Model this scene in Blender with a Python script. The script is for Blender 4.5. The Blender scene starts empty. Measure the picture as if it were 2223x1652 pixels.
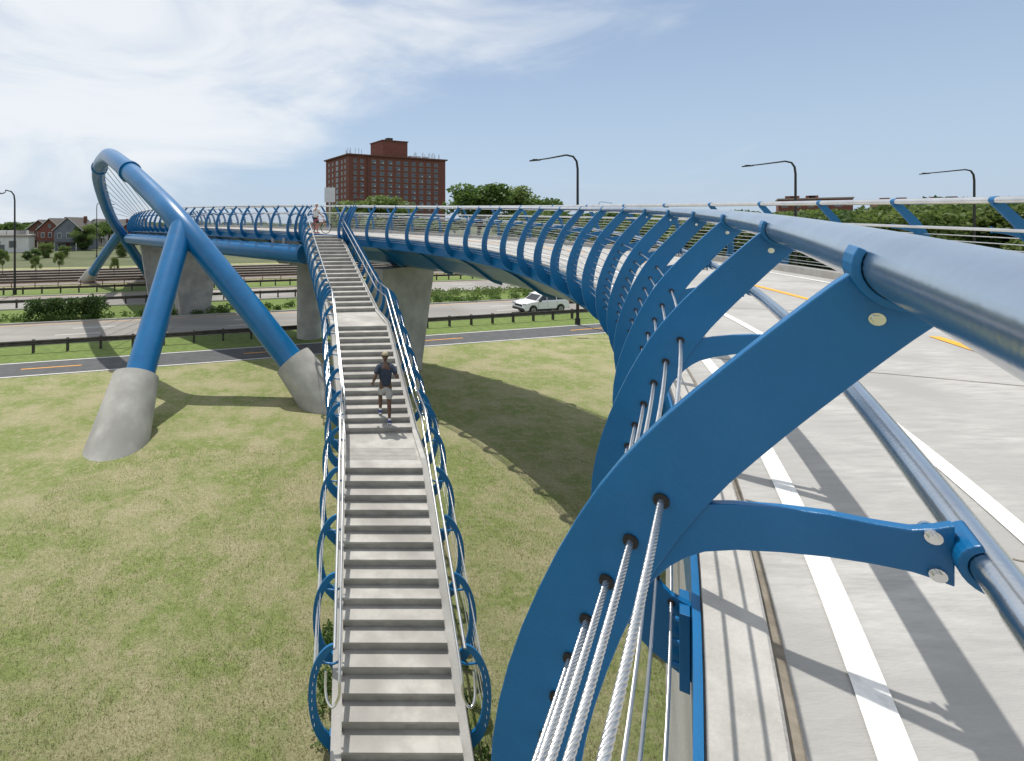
import bpy, math, random
import numpy as np
from mathutils import Vector, Matrix
random.seed(7); rng=np.random.default_rng(7)
scene=bpy.context.scene
COL=scene.collection
CAMZ=8.0
# ---------------------------------------------------------------- materials
def newmat(name):
    m=bpy.data.materials.new(name); m.use_nodes=True
    nt=m.node_tree; b=nt.nodes["Principled BSDF"]
    return m,nt,b
def mat(name,c1,c2=None,scale=3.0,detail=6,rough=0.7,metal=0.0,bump=0.0,bscale=None,coat=0.0,spec=None,c3=None,scale3=0.3,stretch=None,bdist=0.02,p=(0.36,0.64)):
    m,nt,b=newmat(name); N=nt.nodes; L=nt.links
    b.inputs['Roughness'].default_value=rough; b.inputs['Metallic'].default_value=metal
    if coat: b.inputs['Coat Weight'].default_value=coat; b.inputs['Coat Roughness'].default_value=0.12
    if spec is not None: b.inputs['Specular IOR Level'].default_value=spec
    tc=N.new('ShaderNodeTexCoord'); src=tc.outputs['Object']
    if stretch:
        mp=N.new('ShaderNodeMapping'); mp.inputs['Scale'].default_value=stretch[0]; mp.inputs['Rotation'].default_value=stretch[1]
        L.new(src,mp.inputs[0]); src=mp.outputs[0]
    if c2 is None: b.inputs['Base Color'].default_value=(*c1,1)
    else:
        n=N.new('ShaderNodeTexNoise'); n.inputs['Scale'].default_value=scale; n.inputs['Detail'].default_value=detail; n.inputs['Roughness'].default_value=0.65
        L.new(src,n.inputs['Vector'])
        r=N.new('ShaderNodeValToRGB'); r.color_ramp.elements[0].position=p[0]; r.color_ramp.elements[1].position=p[1]
        r.color_ramp.elements[0].color=(*c1,1); r.color_ramp.elements[1].color=(*c2,1)
        L.new(n.outputs['Fac'],r.inputs[0]); out=r.outputs[0]
        if c3 is not None:
            n3=N.new('ShaderNodeTexNoise'); n3.inputs['Scale'].default_value=scale3; n3.inputs['Detail'].default_value=5
            L.new(tc.outputs['Object'],n3.inputs['Vector'])
            r3=N.new('ShaderNodeValToRGB'); r3.color_ramp.elements[0].position=0.42; r3.color_ramp.elements[1].position=0.66
            L.new(n3.outputs['Fac'],r3.inputs[0])
            mx=N.new('ShaderNodeMix'); mx.data_type='RGBA'
            L.new(r3.outputs[0],mx.inputs[0]); L.new(out,mx.inputs[6]); mx.inputs[7].default_value=(*c3,1)
            out=mx.outputs[2]
        L.new(out,b.inputs['Base Color'])
    if bump:
        nb=N.new('ShaderNodeTexNoise'); nb.inputs['Scale'].default_value=bscale or scale*6; nb.inputs['Detail'].default_value=5
        L.new(src,nb.inputs['Vector'])
        bp=N.new('ShaderNodeBump'); bp.inputs['Strength'].default_value=bump; bp.inputs['Distance'].default_value=bdist
        L.new(nb.outputs['Fac'],bp.inputs['Height']); L.new(bp.outputs[0],b.inputs['Normal'])
    return m
M={}
M['blue']=mat('blue_paint',(0.002,0.105,0.275),(0.003,0.130,0.335),scale=1.3,rough=0.34,bump=0.10,bscale=75,coat=0.15,spec=0.4)
M['steel']=mat('stainless_steel',(0.64,0.64,0.64),(0.76,0.76,0.75),scale=3,rough=0.22,metal=1.0,bump=0.02,bscale=90)
M['conc']=mat('concrete',(0.34,0.335,0.32),(0.45,0.44,0.42),scale=1.2,rough=0.85,bump=0.25,bscale=30,c3=(0.29,0.285,0.27),scale3=0.8)
M['deck']=mat('deck_concrete',(0.31,0.305,0.295),(0.43,0.425,0.41),scale=3.2,detail=10,rough=0.8,bump=0.3,bscale=26,c3=(0.30,0.295,0.285),scale3=0.9,stretch=((1,6,1),(0,0,0.5)))
M['kerb']=mat('kerb_concrete',(0.33,0.32,0.30),(0.41,0.40,0.38),scale=6,rough=0.85,bump=0.3,bscale=60)
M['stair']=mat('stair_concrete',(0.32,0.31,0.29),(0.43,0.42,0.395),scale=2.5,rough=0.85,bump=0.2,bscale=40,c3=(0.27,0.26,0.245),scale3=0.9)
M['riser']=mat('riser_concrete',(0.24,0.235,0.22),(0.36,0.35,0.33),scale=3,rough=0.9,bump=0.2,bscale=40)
M['white']=mat('white_paint',(0.55,0.55,0.54),(0.76,0.76,0.75),scale=18,detail=9,rough=0.6)
M['orange']=mat('orange_paint',(0.75,0.32,0.02),(0.85,0.40,0.03),scale=14,rough=0.6)
M['asph']=mat('asphalt',(0.065,0.068,0.072),(0.095,0.098,0.102),scale=2,rough=0.9,bump=0.2,bscale=60)
M['road']=mat('highway_concrete',(0.22,0.213,0.20),(0.30,0.29,0.275),scale=0.25,rough=0.9,stretch=((0.25,2.5,1),(0,0,-0.286)),c3=(0.20,0.19,0.18),scale3=0.12)
M['black']=mat('black_metal',(0.012,0.012,0.014),rough=0.5)
M['rubber']=mat('rubber',(0.015,0.015,0.015),rough=0.7)
M['joint']=mat('joint_filler',(0.15,0.13,0.10),(0.24,0.21,0.17),scale=12,rough=0.9)
M['grd_rail']=mat('weathered_guardrail',(0.035,0.032,0.03),(0.075,0.065,0.055),scale=3,rough=0.7,metal=0.2)
M['rust']=mat('rusty_steel',(0.12,0.055,0.025),(0.2,0.09,0.04),scale=3,rough=0.9)
M['ballast']=mat('ballast',(0.15,0.135,0.12),(0.25,0.225,0.20),scale=1.6,rough=1,bump=0.4,bscale=8)
M['railsteel']=mat('rail_steel',(0.06,0.045,0.035),rough=0.6,metal=0.5)
M['brick']=mat('red_brick',(0.135,0.050,0.037),(0.175,0.066,0.048),scale=0.6,rough=0.9)
M['brickd']=mat('brown_brick',(0.10,0.045,0.034),(0.14,0.06,0.045),scale=0.6,rough=0.9)
M['trim']=mat('stone_trim',(0.27,0.24,0.21),rough=0.8)
M['glass']=mat('window_glass',(0.03,0.045,0.06),(0.10,0.12,0.14),scale=0.35,rough=0.12,spec=0.7)
M['bark']=mat('bark',(0.07,0.05,0.035),(0.12,0.09,0.065),scale=6,rough=1)
M['skin']=mat('skin',(0.11,0.055,0.035),rough=0.5)
M['skin2']=mat('skin_light',(0.40,0.22,0.15),rough=0.5)
M['navy']=mat('navy_cloth',(0.022,0.032,0.055),(0.034,0.048,0.075),scale=12,rough=0.95,bump=0.5,bscale=14)
M['grey']=mat('grey_cloth',(0.33,0.33,0.34),(0.42,0.42,0.43),scale=10,rough=0.95,bump=0.4,bscale=18)
M['tan']=mat('tan_cloth',(0.38,0.32,0.22),rough=0.95)
M['wcloth']=mat('white_cloth',(0.65,0.65,0.66),rough=0.95)
M['shoe']=mat('blue_shoe',(0.02,0.04,0.22),rough=0.6)
M['pink']=mat('pink_paint',(0.55,0.12,0.13),rough=0.4)
M['carw']=mat('white_car_paint',(0.75,0.76,0.78),rough=0.25,coat=0.8)
M['cars']=mat('silver_car_paint',(0.30,0.31,0.33),rough=0.3,metal=0.6,coat=0.6)
M['cglass']=mat('car_glass',(0.015,0.018,0.022),rough=0.08,spec=0.8)
M['clad']=mat('dark_plastic',(0.02,0.02,0.022),rough=0.6)
M['red']=mat('tail_light',(0.4,0.01,0.01),rough=0.3)
M['alum']=mat('sign_aluminium',(0.42,0.44,0.46),(0.48,0.5,0.52),scale=2,rough=0.5,metal=0.3)
M['pipe']=mat('grey_pipe',(0.32,0.34,0.36),rough=0.5)
M['cable']=mat('wire_rope',(0.62,0.62,0.62),(0.72,0.72,0.72),scale=20,rough=0.3,metal=0.95)
M['wallw']=mat('white_siding',(0.55,0.55,0.54),(0.62,0.62,0.61),scale=1,rough=0.8)
M['walls']=mat('slate_siding',(0.13,0.15,0.18),(0.16,0.18,0.21),scale=1,rough=0.8)
M['roof']=mat('shingle_roof',(0.07,0.065,0.06),(0.11,0.10,0.095),scale=1.5,rough=1)
def foliage(name,ca,cb):
    m,nt,b=newmat(name);N=nt.nodes;L=nt.links
    b.inputs['Roughness'].default_value=0.6
    tc=N.new('ShaderNodeTexCoord'); n=N.new('ShaderNodeTexNoise'); n.inputs['Scale'].default_value=0.9; n.inputs['Detail'].default_value=8
    L.new(tc.outputs['Object'],n.inputs[0]); r=N.new('ShaderNodeValToRGB')
    r.color_ramp.elements[0].position=0.35; r.color_ramp.elements[1].position=0.65
    r.color_ramp.elements[0].color=(*ca,1); r.color_ramp.elements[1].color=(*cb,1)
    L.new(n.outputs['Fac'],r.inputs[0]); L.new(r.outputs[0],b.inputs['Base Color'])
    t=N.new('ShaderNodeBsdfTranslucent'); L.new(r.outputs[0],t.inputs[0])
    mx=N.new('ShaderNodeMixShader'); mx.inputs[0].default_value=0.45
    L.new(b.outputs[0],mx.inputs[1]); L.new(t.outputs[0],mx.inputs[2])
    L.new(mx.outputs[0],N['Material Output'].inputs[0]); return m
M['leaf']=foliage('leaves',(0.06,0.115,0.022),(0.12,0.20,0.042))
M['leaf2']=foliage('leaves_dark',(0.045,0.09,0.022),(0.09,0.155,0.036))
M['leaf3']=foliage('leaves_light',(0.10,0.16,0.035),(0.18,0.24,0.07))
def lawn():
    m,nt,b=newmat('lawn_grass');N=nt.nodes;L=nt.links
    b.inputs['Roughness'].default_value=0.95; b.inputs['Specular IOR Level'].default_value=0.15
    tc=N.new('ShaderNodeTexCoord')
    def noise(s,d=6,rg=0.6):
        n=N.new('ShaderNodeTexNoise'); n.inputs['Scale'].default_value=s; n.inputs['Detail'].default_value=d; n.inputs['Roughness'].default_value=rg
        L.new(tc.outputs['Object'],n.inputs[0]); return n.outputs['Fac']
    def ramp(f,p0,c0,p1,c1):
        r=N.new('ShaderNodeValToRGB'); r.color_ramp.elements[0].position=p0; r.color_ramp.elements[1].position=p1
        r.color_ramp.elements[0].color=(*c0,1); r.color_ramp.elements[1].color=(*c1,1); L.new(f,r.inputs[0]); return r.outputs[0]
    def mix(f,a,c,t='MIX'):
        x=N.new('ShaderNodeMix'); x.data_type='RGBA'; x.blend_type=t
        if isinstance(f,float): x.inputs[0].default_value=f
        else: L.new(f,x.inputs[0])
        L.new(a,x.inputs[6]); L.new(c,x.inputs[7]); return x.outputs[2]
    g=ramp(noise(7,9,0.8),0.36,(0.14,0.18,0.055),0.64,(0.26,0.30,0.12))
    dry=ramp(noise(11,9,0.8),0.36,(0.27,0.24,0.145),0.64,(0.44,0.40,0.27))
    f1=ramp(noise(0.45,9,0.72),0.43,(0,0,0),0.60,(.9,.9,.9))
    f2=ramp(noise(2.4,9,0.78),0.50,(0,0,0),0.62,(.8,.8,.8))
    o=mix(f1,g,dry); o=mix(f2,o,dry)
    fine=ramp(noise(30,6,0.85),0.32,(0.45,0.47,0.42),0.68,(1.5,1.5,1.45))
    o=mix(1.0,o,fine,'MULTIPLY')
    L.new(o,b.inputs['Base Color'])
    bp=N.new('ShaderNodeBump'); bp.inputs['Strength'].default_value=1.0; bp.inputs['Distance'].default_value=0.05
    L.new(noise(22,8,0.85),bp.inputs['Height']); L.new(bp.outputs[0],b.inputs['Normal'])
    return m
M['lawn']=lawn()
M['far_ground']=mat('far_ground',(0.06,0.08,0.03),(0.11,0.12,0.06),scale=0.05,rough=1)
M['lawn2']=mat('verge_grass',(0.09,0.14,0.03),(0.15,0.20,0.05),scale=2.2,rough=1,bump=0.6,bscale=20)

# ---------------------------------------------------------------- mesh builder
def nrm(v):
    v=np.array(v,float); return v/ (np.linalg.norm(v)+1e-12)
class MB:
    def __init__(s): s.v=[];s.f=[];s.mi=[];s.sm=[];s.mats=[]
    def m(s,name):
        if name not in s.mats: s.mats.append(name)
        return s.mats.index(name)
    def add(s,vs,fs,mat,smooth=False):
        o=len(s.v); s.v.extend([tuple(map(float,p)) for p in vs]); k=s.m(mat)
        for f in fs: s.f.append([i+o for i in f]); s.mi.append(k); s.sm.append(smooth)
    def tube(s,pts,r,mat,n=10,caps=True,closed=False,smooth=True):
        P=[np.array(p,float) for p in pts]; k=len(P)
        R=r if hasattr(r,'__len__') else [r]*k
        vs=[];fs=[]
        T=[]
        for i in range(k):
            a=P[(i-1)%k] if (closed or i>0) else P[0]; b=P[(i+1)%k] if (closed or i<k-1) else P[-1]
            T.append(nrm(b-a))
        up=np.array([0,0,1.0]) if abs(T[0][2])<0.9 else np.array([1.0,0,0])
        u=nrm(np.cross(T[0],up))
        for i in range(k):
            u=nrm(u-T[i]*np.dot(u,T[i])); w=np.cross(T[i],u)
            for j in range(n):
                a=2*math.pi*j/n; vs.append(P[i]+R[i]*(math.cos(a)*u+math.sin(a)*w))
        for i in range(k if closed else k-1):
            i2=(i+1)%k
            for j in range(n):
                j2=(j+1)%n; fs.append([i*n+j,i*n+j2,i2*n+j2,i2*n+j])
        s.add(vs,fs,mat,smooth)
        if caps and not closed:
            s.add(vs[:n],[list(range(n))[::-1]],mat); s.add(vs[-n:],[list(range(n))],mat)
    def box(s,c,h,mat,ax=None):
        c=np.array(c,float); ax=ax or ((1,0,0),(0,1,0),(0,0,1)); ax=[nrm(a) for a in ax]
        vs=[c+sx*h[0]*ax[0]+sy*h[1]*ax[1]+sz*h[2]*ax[2] for sx in(-1,1) for sy in(-1,1) for sz in(-1,1)]
        s.add(vs,[[0,1,3,2],[4,6,7,5],[0,4,5,1],[2,3,7,6],[0,2,6,4],[1,5,7,3]],mat)
    def prism(s,poly,ext,mat):
        n=len(poly); ext=np.array(ext,float); A=[np.array(p,float) for p in poly]; B=[p+ext for p in A]
        s.add(A+B,[list(range(n))[::-1],list(range(n,2*n))]+[[i,(i+1)%n,n+(i+1)%n,n+i] for i in range(n)],mat)
    def strip(s,A,B,ext,mat,smooth=False):
        n=len(A); e=np.array(ext,float)/2
        a=[np.array(p)-e for p in A];b=[np.array(p)-e for p in B];c=[np.array(p)+e for p in A];d=[np.array(p)+e for p in B]
        vs=a+b+c+d; fs=[]
        for i in range(n-1):
            fs+= [[i,i+1,n+i+1,n+i],[2*n+i,3*n+i,3*n+i+1,2*n+i+1],[i,2*n+i,2*n+i+1,i+1],[n+i,n+i+1,3*n+i+1,3*n+i]]
        fs+=[[0,n,3*n,2*n],[n-1,3*n-1,4*n-1,2*n-1]]
        s.add(vs,fs,mat,smooth)
    def obj(s,name,parent=None):
        me=bpy.data.meshes.new(name); me.from_pydata(s.v,[],s.f)
        for k in s.mats: me.materials.append(M[k])
        me.polygons.foreach_set('material_index',s.mi); me.polygons.foreach_set('use_smooth',s.sm); me.update()
        o=bpy.data.objects.new(name,me); COL.objects.link(o)
        if parent: o.parent=parent
        return o
def empty(name,loc=(0,0,0)):
    o=bpy.data.objects.new(name,None); o.location=loc; COL.objects.link(o); return o
def cr(pts,n=24):
    P=[np.array(p,float) for p in pts]; P=[2*P[0]-P[1]]+P+[2*P[-1]-P[-2]]; m=len(P)-3; out=[]
    for q in range(n):
        t=q/(n-1)*m; i=min(int(t),m-1); t-=i; a,b,c,d=P[i:i+4]
        out.append(0.5*((2*b)+(-a+c)*t+(2*a-5*b+4*c-d)*t*t+(-a+3*b-3*c+d)*t**3))
    return out
# ---------------------------------------------------------------- bridge alignment
def theta(s):
    if s<6: return 36-2.2*max(s,-2)
    if s<15: return 22.8-2.6*(s-6)
    if s<29: return -0.6-3.5*(s-15)
    if s<32: return -49.6
    return -49.6+0.65*(min(s,85)-32)
DS=0.05; S0=-12.0; S1=100.0
_n=int((S1-S0)/DS)+1; XY=np.zeros((_n,2)); i0=int(round((0-S0)/DS)); XY[i0]=(0.94,0.86)
for i in range(i0+1,_n):
    t=math.radians(theta(S0+(i-0.5)*DS)); XY[i]=XY[i-1]+DS*np.array([math.sin(t),math.cos(t)])
for i in range(i0-1,-1,-1):
    t=math.radians(theta(S0+(i+0.5)*DS)); XY[i]=XY[i+1]-DS*np.array([math.sin(t),math.cos(t)])
def zr(s):
    if s<=29: z=-0.074+0.0342*s
    else: z=0.916+0.4*(1-math.exp(-(s-29)/12))
    if s>50: z-=0.0008*(s-50)**2
    return CAMZ+z
def C(s,m=0,z=0):
    f=(s-S0)/DS; i=int(max(0,min(_n-2,math.floor(f)))); p=XY[i]+(XY[i+1]-XY[i])*(f-i)
    t=math.radians(theta(s)); return np.array([p[0]+m*math.cos(t),p[1]-m*math.sin(t),zr(s)+z])
def TN(s):
    t=math.radians(theta(s)); return np.array([math.sin(t),math.cos(t),0]),np.array([math.cos(t),-math.sin(t),0])
def frange(a,b,d):
    n=max(1,int(round((b-a)/d))); return [a+(b-a)*i/n for i in range(n+1)]
def sweep(mb,s0,s1,sec,mat,ds=0.5,closed=True,smooth=False):
    S=frange(s0,s1,ds); n=len(sec); vs=[C(s,m,z) for s in S for m,z in sec]; fs=[]
    for i in range(len(S)-1):
        for j in range(n if closed else n-1):
            j2=(j+1)%n; fs.append([i*n+j,i*n+j2,(i+1)*n+j2,(i+1)*n+j])
    if closed: fs+= [list(range(n))[::-1],[ (len(S)-1)*n+j for j in range(n)]]
    mb.add(vs,fs,mat,smooth)
ZD=-1.58; ME=-0.30; MF=5.62; MFR=5.30; ZF=0.12
SA,SB=-6.0,92.0; G0,G1=29.2,31.5
bridge=empty('footbridge')
d=MB()
sweep(d,SA,SB,[(ME+0.02,ZD-0.25),(ME+0.02,ZD),(MF-0.02,ZD),(MF-0.02,ZD-0.25)],'deck',ds=0.3)
d.obj('deck_slab',bridge)
k=MB()
for a,b in((SA,G0),(G1,SB)):
    sweep(k,a,b,[(ME+0.025,ZD+0.002),(ME+0.025,ZD+0.07),(ME+0.22,ZD+0.07),(ME+0.23,ZD+0.06),(ME+0.23,ZD+0.002)],'kerb',ds=0.3)
    sweep(k,a,b,[(ME+0.232,ZD+0.004),(ME+0.275,ZD+0.004)],'joint',closed=False,ds=0.3)
sweep(k,SA,SB,[(MF-0.30,ZD+0.002),(MF-0.30,ZD+0.16),(MF-0.03,ZD+0.16),(MF-0.03,ZD+0.002)],'kerb')
s=2.4
while s<28: 
    a=[C(s,ME+0.28,ZD+0.003),C(s,MF-0.31,ZD+0.003),C(s+0.012,MF-0.31,ZD+0.003),C(s+0.012,ME+0.28,ZD+0.003)]; k.add(a,[[0,1,2,3]],'joint'); s+=3.1
k.obj('deck_kerb',bridge)
mk=MB()
def stripe(m0,m1,a,b,mt,h=0.007): sweep(mk,a,b,[(m0,ZD+h),(m1,ZD+h)],mt,ds=0.3,closed=False)
stripe(ME+0.45,ME+0.55,SA,G0-1,'white'); stripe(ME+1.38,ME+1.48,SA,G0-2,'white')
stripe(ME+1.40,ME+1.50,G1+2,SB,'white'); stripe(MF-0.85,MF-0.75,SA,SB,'white')
s=9.3-3*4.2
while s<SB-3: stripe(ME+3.3,ME+3.42,s,s+2.2,'orange'); s+=4.2
mk.obj('deck_markings',bridge)
e=MB()
sweep(e,SA,SB,[(ME-0.01,ZD-0.48),(ME-0.01,ZD+0.03),(ME+0.018,ZD+0.03),(ME+0.018,ZD-0.48)],'blue',ds=0.3)
sweep(e,SA,SB,[(MF+0.01,ZD-0.48),(MF+0.01,ZD+0.03),(MF-0.018,ZD+0.03),(MF-0.018,ZD-0.48)],'blue')
e.obj('edge_plates',bridge)
g=MB()
sweep(g,5.2,SB,[(ME+0.03,ZD-0.40),(0.5,ZD-0.75),(1.4,ZD-1.35),(2.0,ZD-1.55),(3.3,ZD-1.55),(3.9,ZD-1.35),(4.8,ZD-0.75),(MF-0.03,ZD-0.40),(MF-0.05,ZD-0.26),(ME+0.05,ZD-0.26)],'blue',ds=0.8)
for s in frange(6,SB,3.0):
    T,N=TN(s)
    A=[C(s,m,z) for m,z in cr([(ME+0.02,ZD-0.44),(0.5,ZD-0.84),(1.4,ZD-1.45),(2.0,ZD-1.66)],10)]
    B=[C(s,m,z) for m,z in cr([(ME+0.02,ZD-0.30),(0.5,ZD-0.6),(1.4,ZD-1.2),(2.0,ZD-1.4)],10)]
    g.strip(A,B,T*0.03,'blue')
g.obj('box_girder',bridge)
OUT=cr([(-0.01,0.03),(-0.07,-0.015),(-0.15,-0.10),(-0.26,-0.225),(-0.37,-0.36),(-0.475,-0.52),(-0.58,-0.74),(-0.67,-1.0),(-0.715,-1.25),(-0.705,-1.5),(-0.64,-1.74),(-0.50,-1.92),(-0.31,-2.02)],30)
INN=cr([(0.05,-0.075),(0.0,-0.13),(-0.07,-0.215),(-0.165,-0.335),(-0.265,-0.475),(-0.36,-0.65),(-0.44,-0.87),(-0.495,-1.08),(-0.52,-1.28),(-0.51,-1.44),(-0.46,-1.57),(-0.40,-1.65),(-0.31,-1.68)],30)
ARMT=cr([(-0.43,-0.60),(-0.36,-0.53),(-0.27,-0.485),(-0.12,-0.45),(0.0,-0.440),(0.055,-0.415)],12)
ARMB=cr([(-0.38,-0.70),(-0.33,-0.63),(-0.26,-0.575),(-0.12,-0.53),(0.0,-0.51),(0.055,-0.515)],12)
RR=0.057
def saddle(mb,s,m0,z0,r0,r1,a0,a1,hl,side=1):
    n=12; S=[s-hl,s+hl]; vs=[];fs=[]
    for ss in S:
        for i in range(n+1):
            a=a0+(a1-a0)*i/n
            for r in(r0,r1): vs.append(C(ss,m0+side*r*math.cos(a),z0+r*math.sin(a)))
    q=2*(n+1)
    for i in range(n):
        a=2*i; fs+=[[a,a+2,a+3,a+1],[q+a,q+a+1,q+a+3,q+a+2],[a+1,a+3,q+a+3,q+a+1],[a,q+a,q+a+2,a+2]]
    fs+=[[0,1,q+1,q],[2*n,q+2*n,q+2*n+1,2*n+1]]
    mb.add(vs,fs,'blue')
def hoop_side(s,mb,side,near):
    T,N=TN(s); zo=ZF if side else 0
    def q(p):
        m=p[0] if side==0 else MFR-p[0]
        return C(s,m,p[1]+zo)
    st=1 if s<16 else 2
    mb.strip([q(p) for p in OUT[::st]]+([q(OUT[-1])] if st==2 else []),[q(p) for p in INN[::st]]+([q(INN[-1])] if st==2 else []),T*0.034,'blue')
    mb.strip([q(p) for p in ARMT],[q(p) for p in ARMB],T*0.022,'blue')
    if near:
        saddle(mb,s,0,0,RR+0.001,RR+0.014,math.radians(150),math.radians(300),0.04)
        saddle(mb,s,0.09,-0.46,0.0285,0.040,math.radians(110),math.radians(280),0.04)
        mb.box(C(s,(ME-0.035),ZD-0.27),(0.02,0.09,0.17),'blue',ax=(N,T,(0,0,1)))
        for zz in(-0.15,-0.25,-0.35):
            for tt in(-0.06,0.06):
                c=C(s+tt,ME-0.055,ZD+zz); mb.tube([c,c-N*0.025],0.014,'blue',n=6)
        for dd in(-1,1):
            for (mm,zz) in((0.03,-0.44),(0.035,-0.50),(-0.035,-0.09)):
                c=C(s,mm,zz)+T*0.011*dd; mb.tube([c,c+T*0.014*dd],0.0075,'steel',n=6,smooth=False); mb.tube([c,c+T*0.007*dd],0.011,'steel',n=14,smooth=False)
    else:
        mb.tube([C(s-0.035,0 if side==0 else MFR,zo),C(s+0.035,0 if side==0 else MFR,zo)],RR+0.006,'blue',n=12)
SP=1.5
hp=MB(); S_h=[]
s=0.0
while s<SB-1:
    if not (G0-0.05<s<G1+0.05):
        hoop_side(s,hp,0,s<9); S_h.append(s)
    s+=SP
for s in (G0-0.15,G0-0.5,G0-0.85,G1+0.15,G1+0.5,G1+0.85): hoop_side(s,hp,0,False)
o=hp.obj('railing_hoops',bridge)
bv=o.modifiers.new('b','BEVEL'); bv.width=0.0025; bv.segments=2; bv.limit_method='ANGLE'; bv.angle_limit=0.9
hf=MB(); s=-3.0
while s<SB-1:
    hoop_side(s+0.3,hf,1,False); s+=SP
hf.obj('far_railing_hoops',bridge)
CEN=[((a[0]+b[0])/2*1.0,(a[1]+b[1])/2) for a,b in zip(OUT,INN)]
def at_z(z):
    for i in range(len(CEN)-1):
        if CEN[i][1]>=z>=CEN[i+1][1]:
            t=(CEN[i][1]-z)/(CEN[i][1]-CEN[i+1][1]); return CEN[i][0]+t*(CEN[i+1][0]-CEN[i][0])
    return CEN[-1][0]
cb=MB(); gr=MB()
ZC=[-0.50-0.105*i for i in range(10)]
PT=[(at_z(z)+0.02,z) for z in ZC]+[(-0.475,-1.50),(-0.445,-1.60),(-0.385,-1.69)]
def rope(pts,r,mt):
    P=[np.array(p) for p in pts]; L_=0
    strands=[[] for _ in range(6)]
    for i,p in enumerate(P):
        t=nrm(P[min(i+1,len(P)-1)]-P[max(0,i-1)]); u=nrm(np.cross(t,(0,0,1))); w=np.cross(t,u)
        if i: L_+=np.linalg.norm(P[i]-P[i-1])
        for k_ in range(6):
            a=L_/0.07*2*math.pi+k_*math.pi/3; strands[k_].append(p+0.66*r*(math.cos(a)*u+math.sin(a)*w))
    for st in strands: cb.tube(st,r*0.40,mt,n=6)
for (mm,z) in PT:
    rope([C(s,mm,z) for s in frange(-2.0,3.2,0.0075)],0.0066,'cable')
    cb.tube([C(s,mm,z) for s in frange(3.2,G0,0.5)],0.0066,'cable',n=6)
    cb.tube([C(s,mm,z) for s in frange(G1,72,0.75)],0.0090,'cable',n=5)
    cb.tube([C(s,MFR-mm,z+ZF) for s in frange(SA,72,0.75)],0.0090,'cable',n=5)
for s in S_h:
    if s<8:
        for (mm,z) in PT: gr.tube([C(s-0.024,mm,z),C(s+0.024,mm,z)],0.0150,'rubber',n=14)
cb.obj('infill_cables',bridge); gr.obj('cable_grommets',bridge)
rl=MB()
for a,b_ in((SA,G0),(G1,SB)):
    rl.tube([C(s,0,0) for s in frange(a,b_,0.15 if a<0 else 0.3)],RR,'steel',n=32 if a<0 else 12)
    rl.tube([C(s,0.09,-0.46) for s in frange(a,b_,0.15 if a<0 else 0.3)],0.028,'steel',n=20 if a<0 else 10)
rl.tube([C(s,MFR,ZF) for s in frange(SA,SB,0.5)],RR,'steel',n=14)
rl.tube([C(s,MFR-0.09,-0.46+ZF) for s in frange(SA,SB,0.5)],0.028,'steel',n=10)
for s in(-0.15,7,13): rl.tube([C(s-0.1,0.09,-0.46),C(s+0.0,0.09,-0.46)],0.0295,'steel',n=20)
rl.obj('top_rails',bridge)
ab=MB()
sweep(ab,SA,5.0,[(-0.22,ZD-0.27),(-0.22,-9.2),(MF-0.3,-9.2),(MF-0.3,ZD-0.27)],'conc')
ab.obj('abutment',bridge)
pr=MB()
def pier(s,mc,wt=2.6,wb=1.6,th=0.9,zt=ZD-1.6,mt='conc'):
    T,N=TN(s); c=C(s,mc); zt=zr(s)+zt
    a=[np.array([c[0],c[1],0])-N*wb/2,np.array([c[0],c[1],0])+N*wb/2]
    top=[np.array([c[0],c[1],zt])+N*wt/2,np.array([c[0],c[1],zt])-N*wt/2]
    mid=[np.array([c[0],c[1],zt-0.5])+N*wt/2,np.array([c[0],c[1],zt-0.5])-N*wt/2]
    pr.prism([p-T*th/2 for p in (a[0],a[1],mid[0],top[0],top[1],mid[1])],T*th,mt)
pier(27.2,2.2,wt=4.2,wb=2.0,th=1.2); pier(52,2.6,wt=4.2,wb=2.6,th=1.3); pier(66,2.6,wt=4.2,wb=2.6,th=1.3); pier(80,2.6)
c=C(34,1.6); pr.tube([(c[0],c[1]+4,-0.2),(c[0],c[1]+4,5.2)],0.85,'conc',n=28)
pr.obj('concrete_piers',bridge)
dp=MB()
for s in(33.6,34.6):
    p=C(s,-0.35,-1.9); dp.tube([p,p+(0,0,-1.1),p+TN(s)[1]*0.5+(0,0,-1.5),p+TN(s)[1]*1.5+(0,0,-1.6)],0.11,'pipe',n=12)
dp.obj('drain_pipes',bridge)
tb=MB()
tb.tube([C(s,-0.5,-2.75) for s in frange(31.8,82,1.0)],0.52,'blue',n=24)
tb.tube([C(s,MFR+0.4,-2.75) for s in frange(31.8,82,1.0)],0.52,'blue',n=16)
J=(-8.6,26.0,7.9)
arch=[(-2.15,23.0,1.1),(-5.4,24.5,4.6),J,(-11.0,28.6,9.55),(-13.3,31.2,10.95),(-15.6,34.2,12.1),(-17.9,37.8,13.0),(-20.2,41.8,13.35),(-22.6,45.8,13.2),(-24.8,50,12.4),(-26.5,54.5,10.7),(-27.6,58.5,8.7),(-28.1,62,6.9),(-27.6,66,3.3),(-27.2,69,0.8)]
ap=cr(arch,90); tb.tube(ap,0.60,'blue',n=36)
tb.tube([(-8.45,19.9,1.4),(-8.5,22.5,4.2),(-8.6,26.0,7.9)],0.58,'blue',n=32)
tb.tube([(-28.1,62,6.9),(-32,65.5,3.6),(-35,68.2,0.8)],0.58,'blue',n=24)
for i in (27,52): 
    t=nrm(ap[i+1]-ap[i]); tb.tube([ap[i]-t*0.18,ap[i]+t*0.18],0.70,'blue',n=36)
tb.obj('tubular_arch',bridge)
ft=MB()
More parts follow.
